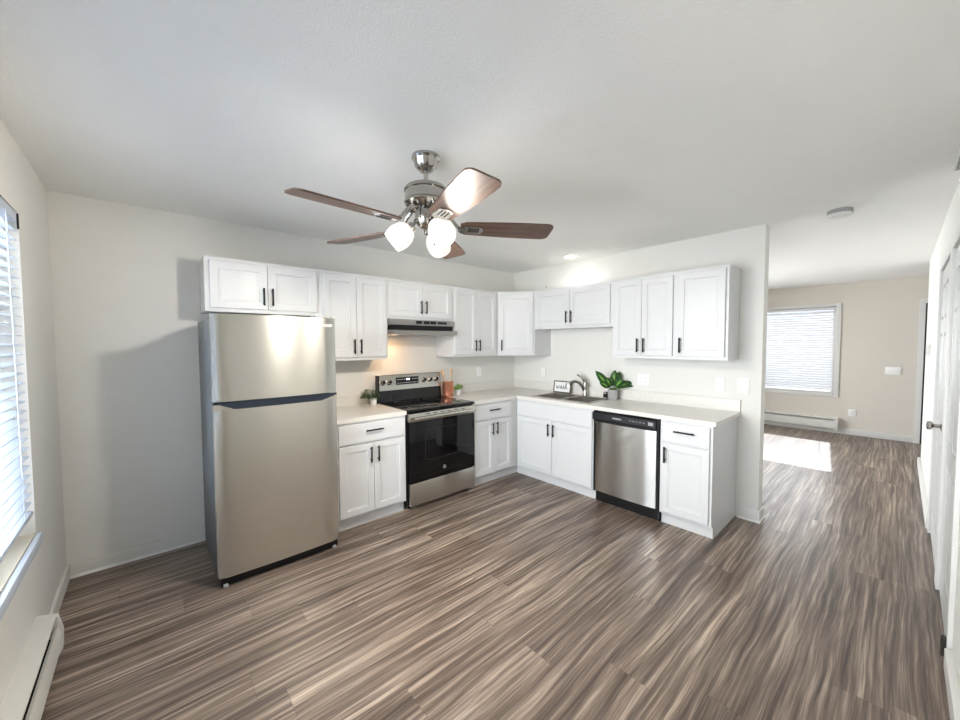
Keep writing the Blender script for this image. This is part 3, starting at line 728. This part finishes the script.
# ------------------------------------------------------------------ range hood
t = thing('range_hood', 'grey steel range hood with black push buttons above the range', 'range hood', (rx0+.002, 0, 1.598))
HW = .762
m_hood = steel('hood_steel', (.42, .40, .38), .34)
bm = bmesh.new(); prism(bm, [(0, .030), (-.345, .095), (-.345, .148), (0, .148)], 0, HW); mk('body', bm, m_hood, t)
bm = bmesh.new(); prism(bm, [(-.01, .028), (-.325, .035), (-.335, .093), (-.01, .093)], .01, HW-.01); mk('inner_housing', bm, m_blackpl, t)
bm = bmesh.new(); prism(bm, [(0, 0), (0, .025), (-.33, .045), (-.388, .042), (-.395, .034), (-.395, .002), (-.385, 0)], 0, HW); mk('canopy_lip', bm, m_hood, t)
for x0, x1 in ((.285, .355), (.375, .445), (.455, .525)): part('button', m_black, t, (x0, x1, -.349, -.345, .108, .138), bev=.001)
part('rating_plate', m_black, t, (.545, .66, -.348, -.345, .112, .134))
part('filter', m_grey, t, (.22, .70, -.40, -.06, -.005, 0))
bm = bmesh.new(); lathe(bm, [(0, -.0012), (.03, -.001), (.04, 0)], (.13, -.2, 0)); mk('lamp_lens', bm, m_hoodlens, t)
hl = bpy.data.lights.new('hood_lamp', 'AREA'); hl.shape = 'DISK'; hl.size = .08; hl.energy = 1.5; hl.color = (1, .60, .30)
ho = bpy.data.objects.new('hood_lamp', hl); COL.objects.link(ho); ho.location = (rx0+.132, -.2, 1.578)

# ------------------------------------------------------------------ dishwasher
t = thing('dishwasher', 'stainless steel dishwasher with a black control strip', 'dishwasher', (0, -1.624, 0), R(-90)); DW = .608
part('tub', m_blackpl, t, (.003, DW-.003, -.60, -.03, .10, .872))
part('toe_panel', m_blackpl, t, (.004, DW-.004, -.585, -.570, 0, .10))
part('side_trim', m_blackpl, t, (.001, .012, -.640, -.60, .105, .872)); part('side_trim', m_blackpl, t, (DW-.022, DW-.001, -.640, -.60, .03, .872))
bm = bmesh.new(); prism(bm, [(-.60, .874), (-.628, .874), (-.655, .855), (-.662, .800), (-.655, .790), (-.60, .790)], .001, DW-.022); cp = mk('control_panel', bm, m_blackpl, t)
bm = bmesh.new(); prism(bm, [(-.60, .790), (-.636, .790), (-.636, .770), (-.60, .770)], .006, DW-.024); mk('handle_recess', bm, m_black, t)
bm = bmesh.new(); prof = [(.008, -.60)]
for i in range(13):
    u = i/12; prof.append((.008+(DW-.034)*u, -.640-.010*(1-(2*u-1)**2)-.0+.008*(1-min(1, min(u, 1-u)/.02))))
prof.append((DW-.026, -.60))
prism(bm, prof, .115, .770, 'z'); mk('door', bm, m_steel2, t, smooth=25)
tl = math.atan2(.007, .055)
text_part('lettering', 'FRIGIDAIRE', .017, m_lettering, cp, (.245, -.6603, .828), (R(90)+tl*-1, 0, 0))
for i in range(5): part('button', m_grey, cp, (.36+i*.030, .372+i*.030, -.6605, -.655, .826, .832))
part('display', m_grey, cp, (.525, .565, -.6608, -.655, .815, .842))
for x in (.03, DW-.03):
    bm = bmesh.new(); tube(bm, [(x, -.55, 0), (x, -.55, .10)], .012, 8); mk('foot', bm, m_blackpl, t)

# ------------------------------------------------------------------ ceiling fan
FX, FY_ = -2.68, -1.888
t = thing('ceiling_fan', 'brushed nickel ceiling fan with five walnut blades and three lit shades', 'ceiling fan', (FX, FY_, H))
bm = bmesh.new(); lathe(bm, [(0, 0), (.072, 0), (.073, -.012), (.066, -.020), (.063, -.024), (.057, -.050), (.036, -.072), (.018, -.076), (0, -.076)]); mk('canopy', bm, m_nickel, t)
bm = bmesh.new(); tube(bm, [(0, 0, -.07), (0, 0, -.15)], .012, 12); mk('downrod', bm, m_nickel, t)
bm = bmesh.new(); lathe(bm, [(0, -0.1160), (.022, -0.1200), (.030, -0.1360), (.034, -0.1530), (0, -0.1530)]); mk('yoke_cover', bm, m_grey, t)
bm = bmesh.new(); lathe(bm, [(0, -0.1460), (.06, -0.1480), (.102, -0.1580), (.112, -0.1700), (.113, -0.1780), (.107, -0.1840), (.108, -0.2280), (.113, -0.2340), (.112, -0.2420), (.095, -0.2580), (.06, -0.2700), (0, -0.2720)], seg=40); mt_ = mk('motor_housing', bm, m_nickel, t)
bm = bmesh.new()
for k in range(20):
    a = 2*math.pi*k/20; c, s_2 = math.cos(a), math.sin(a)
    tube(bm, [(.100*c, .100*s_2, -.2545), (.075*c, .075*s_2, -.2665)], .005, 6)
mk('cooling_vents', bm, m_dark, mt_)
BZ = 2.112-H
def blade_mesh():
    bm = bmesh.new(); n = 14; L0, L1 = .175, .668; top = []; 
    us = [0, .02, .06, .15, .3, .45, .6, .75, .88, .92, .945, .965, .98, .99, .997, 1]
    for u in us:
        x = L0+(L1-L0)*u
        hw = .058+.020*math.sin(min(1, u*1.25)*math.pi/2)
        if u > .92: hw *= .58+.42*math.sqrt(max(0, 1-((u-.92)/.08)**2))
        if u < .06: hw *= .75+.25*u/.06
        top.append((x, hw))
    prof = [(x, -h_) for x, h_ in top]+[(x, h_) for x, h_ in top[::-1]]
    prism(bm, prof, -.004, .004, 'z')
    return bm
pitch = R(-11)
for k in range(5):
    a = math.pi+.0546+k*2*math.pi/5
    rot = Matrix.Rotation(a, 4, 'Z')
    bl = mk('blade', blade_mesh(), m_blade, t, smooth=25)
    bl.location = (0, 0, BZ); bl.rotation_euler = (rot @ Matrix.Rotation(pitch, 4, 'X')).to_euler()
    bm = bmesh.new()
    tube(bm, [(.085, 0, .085), (.12, 0, .060), (.15, 0, .020), (.18, 0, -.008)], [.012, .012, .011, .009], 8)
    mt = []
    prism(bm, [(.165, -.018), (.20, -.040), (.285, -.032), (.300, 0), (.285, .032), (.20, .040), (.165, .018)], -.009, -.0045, 'z')
    br = mk('blade_bracket', bm, m_nickel, bl)
    bm = bmesh.new()
    for yy in (-.016, 0, .016): tube(bm, [(.215, yy, -.009), (.275, yy, -.009)], .0035, 6)
    mk('bracket_slots', bm, m_dark, br)
bm = bmesh.new(); lathe(bm, [(0, -0.2700), (.050, -0.2700), (.058, -0.2800), (.058, -0.3180), (.050, -0.3430), (.030, -0.3630), (.014, -0.3700), (.012, -0.3930), (0, -0.3980)]); mk('light_kit_hub', bm, m_nickel, t)
for th_ in (190, 70, 310):
    a = R(th_-41.65); dh = Vector((math.cos(a), math.sin(a), 0)); ax = (dh*.80+Vector((0, 0, -.66))).normalized()
    arm0 = dh*.045+Vector((0, 0, -.332)); arm1 = dh*.075+Vector((0, 0, -.358))
    bm = bmesh.new(); tube(bm, [arm0-dh*.02, arm0+Vector((0, 0, .006))+dh*.012, arm1], .011, 10); arm = mk('lamp_arm', bm, m_nickel, t)
    q = Vector((0, 0, 1)).rotation_difference(ax).to_matrix().to_4x4(); mt = Matrix.Translation(arm1) @ q
    bm = bmesh.new(); lathe(bm, [(0, -.012), (.024, -.010), (.028, .006), (.026, .016)], mtx=mt); mk('socket', bm, m_nickel, arm)
    bm = bmesh.new(); lathe(bm, [(.024, .008), (.045, .022), (.060, .050), (.066, .080), (.063, .108), (.054, .132), (.052, .131), (.061, .107), (.064, .080), (.058, .051), (.043, .024), (.022, .010)], mtx=mt, seg=32)
    sh = mk('lamp_shade', bm, m_shade, t)
    bm = bmesh.new(); lathe(bm, [(0, .016), (.012, .020), (.014, .04), (.026, .065), (.026, .08), (.018, .095), (0, .101)], mtx=mt); mk('bulb', bm, m_bulb, sh)
    pl = bpy.data.lights.new('fan_lamp', 'SPOT'); pl.energy = 41; pl.spot_size = R(164); pl.spot_blend = .5; pl.color = (1, .92, .82); pl.shadow_soft_size = .05
    gl = bpy.data.lights.new('fan_lamp_glow', 'POINT'); gl.energy = 1.5; gl.color = (1, .95, .88); gl.shadow_soft_size = .05
    go = bpy.data.objects.new('fan_lamp_glow', gl); COL.objects.link(go); go.location = Vector((FX, FY_, H))+arm1+ax*.21
    po = bpy.data.objects.new('fan_lamp', pl); COL.objects.link(po); po.location = Vector((FX, FY_, H))+arm1+ax*.15; po.rotation_euler = (ax+Vector((0, 0, -.30))).to_track_quat('-Z', 'Y').to_euler()
bm = bmesh.new()
tube(bm, [(.028, -.03, -.345), (.028, -.03, -.43)], .0015, 5); lathe(bm, [(0, .0), (.005, .004), (.005, .02), (0, .024)], (.028, -.03, -.452), seg=8)
mk('pull_chain', bm, m_nickel, t)

# recessed light, smoke detector, vent
t = thing('recessed_light', 'small round lit recessed light over the sink', 'ceiling light', (-.246, -1.085, H))
bm = bmesh.new(); lathe(bm, [(.085, 0), (.087, -.004), (.075, -.006), (.068, -.001)]); mk('trim_ring', bm, m_trim, t)
bm = bmesh.new(); lathe(bm, [(0, -.003), (.068, -.002)]); mk('lens', bm, m_canlight, t)
sp = bpy.data.lights.new('recessed_lamp', 'SPOT'); sp.energy = 7; sp.spot_size = R(150); sp.spot_blend = .8; sp.shadow_soft_size = .06; sp.color = (1, .95, .90)
so = bpy.data.objects.new('recessed_lamp', sp); COL.objects.link(so); so.location = (-.246, -1.085, H-.012)
t = thing('smoke_detector', 'round white smoke detector on the ceiling before the living room', 'smoke detector', (.011, -3.216, H))
bm = bmesh.new(); lathe(bm, [(0, 0), (.068, 0), (.070, -.006), (.070, -.026), (.066, -.028)]); mk('base', bm, mat('detector_grey', (.34, .34, .33), .5), t)
bm = bmesh.new(); lathe(bm, [(.060, -.028), (.072, -.030), (.073, -.038), (.062, -.047), (.03, -.049), (0, -.049)]); mk('cover', bm, m_trim, t)
part('sensor_slot', m_dark, t, (-.050, -.045, -.035, .035, -.0475, -.043))
t = thing('ceiling_vent', 'narrow white louvred vent on the ceiling against the right wall', 'vent', (-.72, -3.700, H))
part('frame', m_trim, t, (0, .27, -.008, 0, -.030, 0), (0, .27, -.038, -.032, -.030, 0), (0, .012, -.032, -.008, -.030, 0), (.258, .27, -.032, -.008, -.030, 0), bev=.001)
bm = bmesh.new()
for i in range(9):
    prism(bm, [(.020+i*.026, -.026), (.024+i*.026, -.026), (.036+i*.026, -.004), (.032+i*.026, -.004)], -.032, -.008, 'y')
mk('louvres', bm, m_trim, t)

# ------------------------------------------------------------------ outlets and switches
def plate(name, label, cat, loc, rz, w, h, kind, m=None):
    """face at local -y"""
    t = thing(name, label, cat, loc, rz, 'white wall outlets' if cat == 'outlet' else 'white switch plates')
    part('cover_plate', m or m_outlet, t, (-w/2, w/2, -.009, 0, -h/2, h/2), bev=.003)
    gangs = max(1, round(w/.06)) if w > .1 else 1
    for g in range(gangs):
        x = (g-(gangs-1)/2)*.046; k = kind[g] if g < len(kind) else kind[-1]
        if k == 'o':
            bm = bmesh.new()
            for z in (-.02, .02): box(bm, x-.014, x+.014, -.0105, -.009, z-.013, z+.013, bev=.002)
            s = mk('socket', bm, m_outlet, t)
            bm = bmesh.new()
            for z in (-.02, .02):
                for dx in (-.006, .006): box(bm, x+dx-.001, x+dx+.001, -.0112, -.0104, z-.001, z+.007)
                box(bm, x-.002, x+.002, -.0112, -.0104, z-.009, z-.005)
            mk('slots', bm, m_dark, s)
        elif k == 's':
            part('rocker', m_outlet, t, (x-.016, x+.016, -.0135, -.009, -.032, .032), bev=.002)
        elif k == 't':
            part('toggle', m_outlet, t, (x-.005, x+.005, -.022, -.009, -.002, .014), bev=.001)
    return t
plate('power_outlet', 'white wall outlet between the copper crock and the corner', 'outlet', (-.651, 0, 1.156), 0, .072, .116, 'o')
plate('power_outlet', 'white wall outlet above the framed sign, nearest the corner', 'outlet', (0, -.509, 1.142), R(-90), .072, .116, 'o')
plate('power_outlet', 'white double wall outlet right of the large potted plant', 'outlet', (0, -1.801, 1.135), R(-90), .116, .116, 'oo')
plate('light_switch', 'blank-looking white switch plate above the counter backsplash end', 'switch', (0, -2.484, 1.133), R(-90), .076, .12, 's')
plate('light_switch', 'white light switch near the free edge of the sink wall', 'switch', (0, -2.659, 1.138), R(-90), .080, .125, 's')
plate('power_outlet', 'white wall outlet low on the far living room wall', 'outlet', (XF, -3.043, .358), R(-90), .09, .116, 'o')
plate('light_switch', 'white triple toggle switch plate on the far wall', 'switch', (XF, -3.47, 1.065), R(-90), .165, .116, 'ttt')
t = thing('thermostat', 'small white thermostat on the edge of the right wall', 'thermostat', (2.2, YR, 1.42))
part('case', m_trim, t, (-.06, .06, 0, .028, -.06, .06), bev=.004)
part('dial', m_grey, t, (-.035, .035, .028, .031, -.035, .035))
bm = bmesh.new(); lathe(bm, [(0, 0), (.006, .001), (.006, .008), (0, .010)], mtx=Matrix.Translation((0, -.553, 2.217)) @ Matrix.Rotation(R(-90), 4, 'Y'), seg=10)
tag(mk('wall_nail', bm, m_black), 'tiny black nail in the wall above the sink cabinet', 'nail')
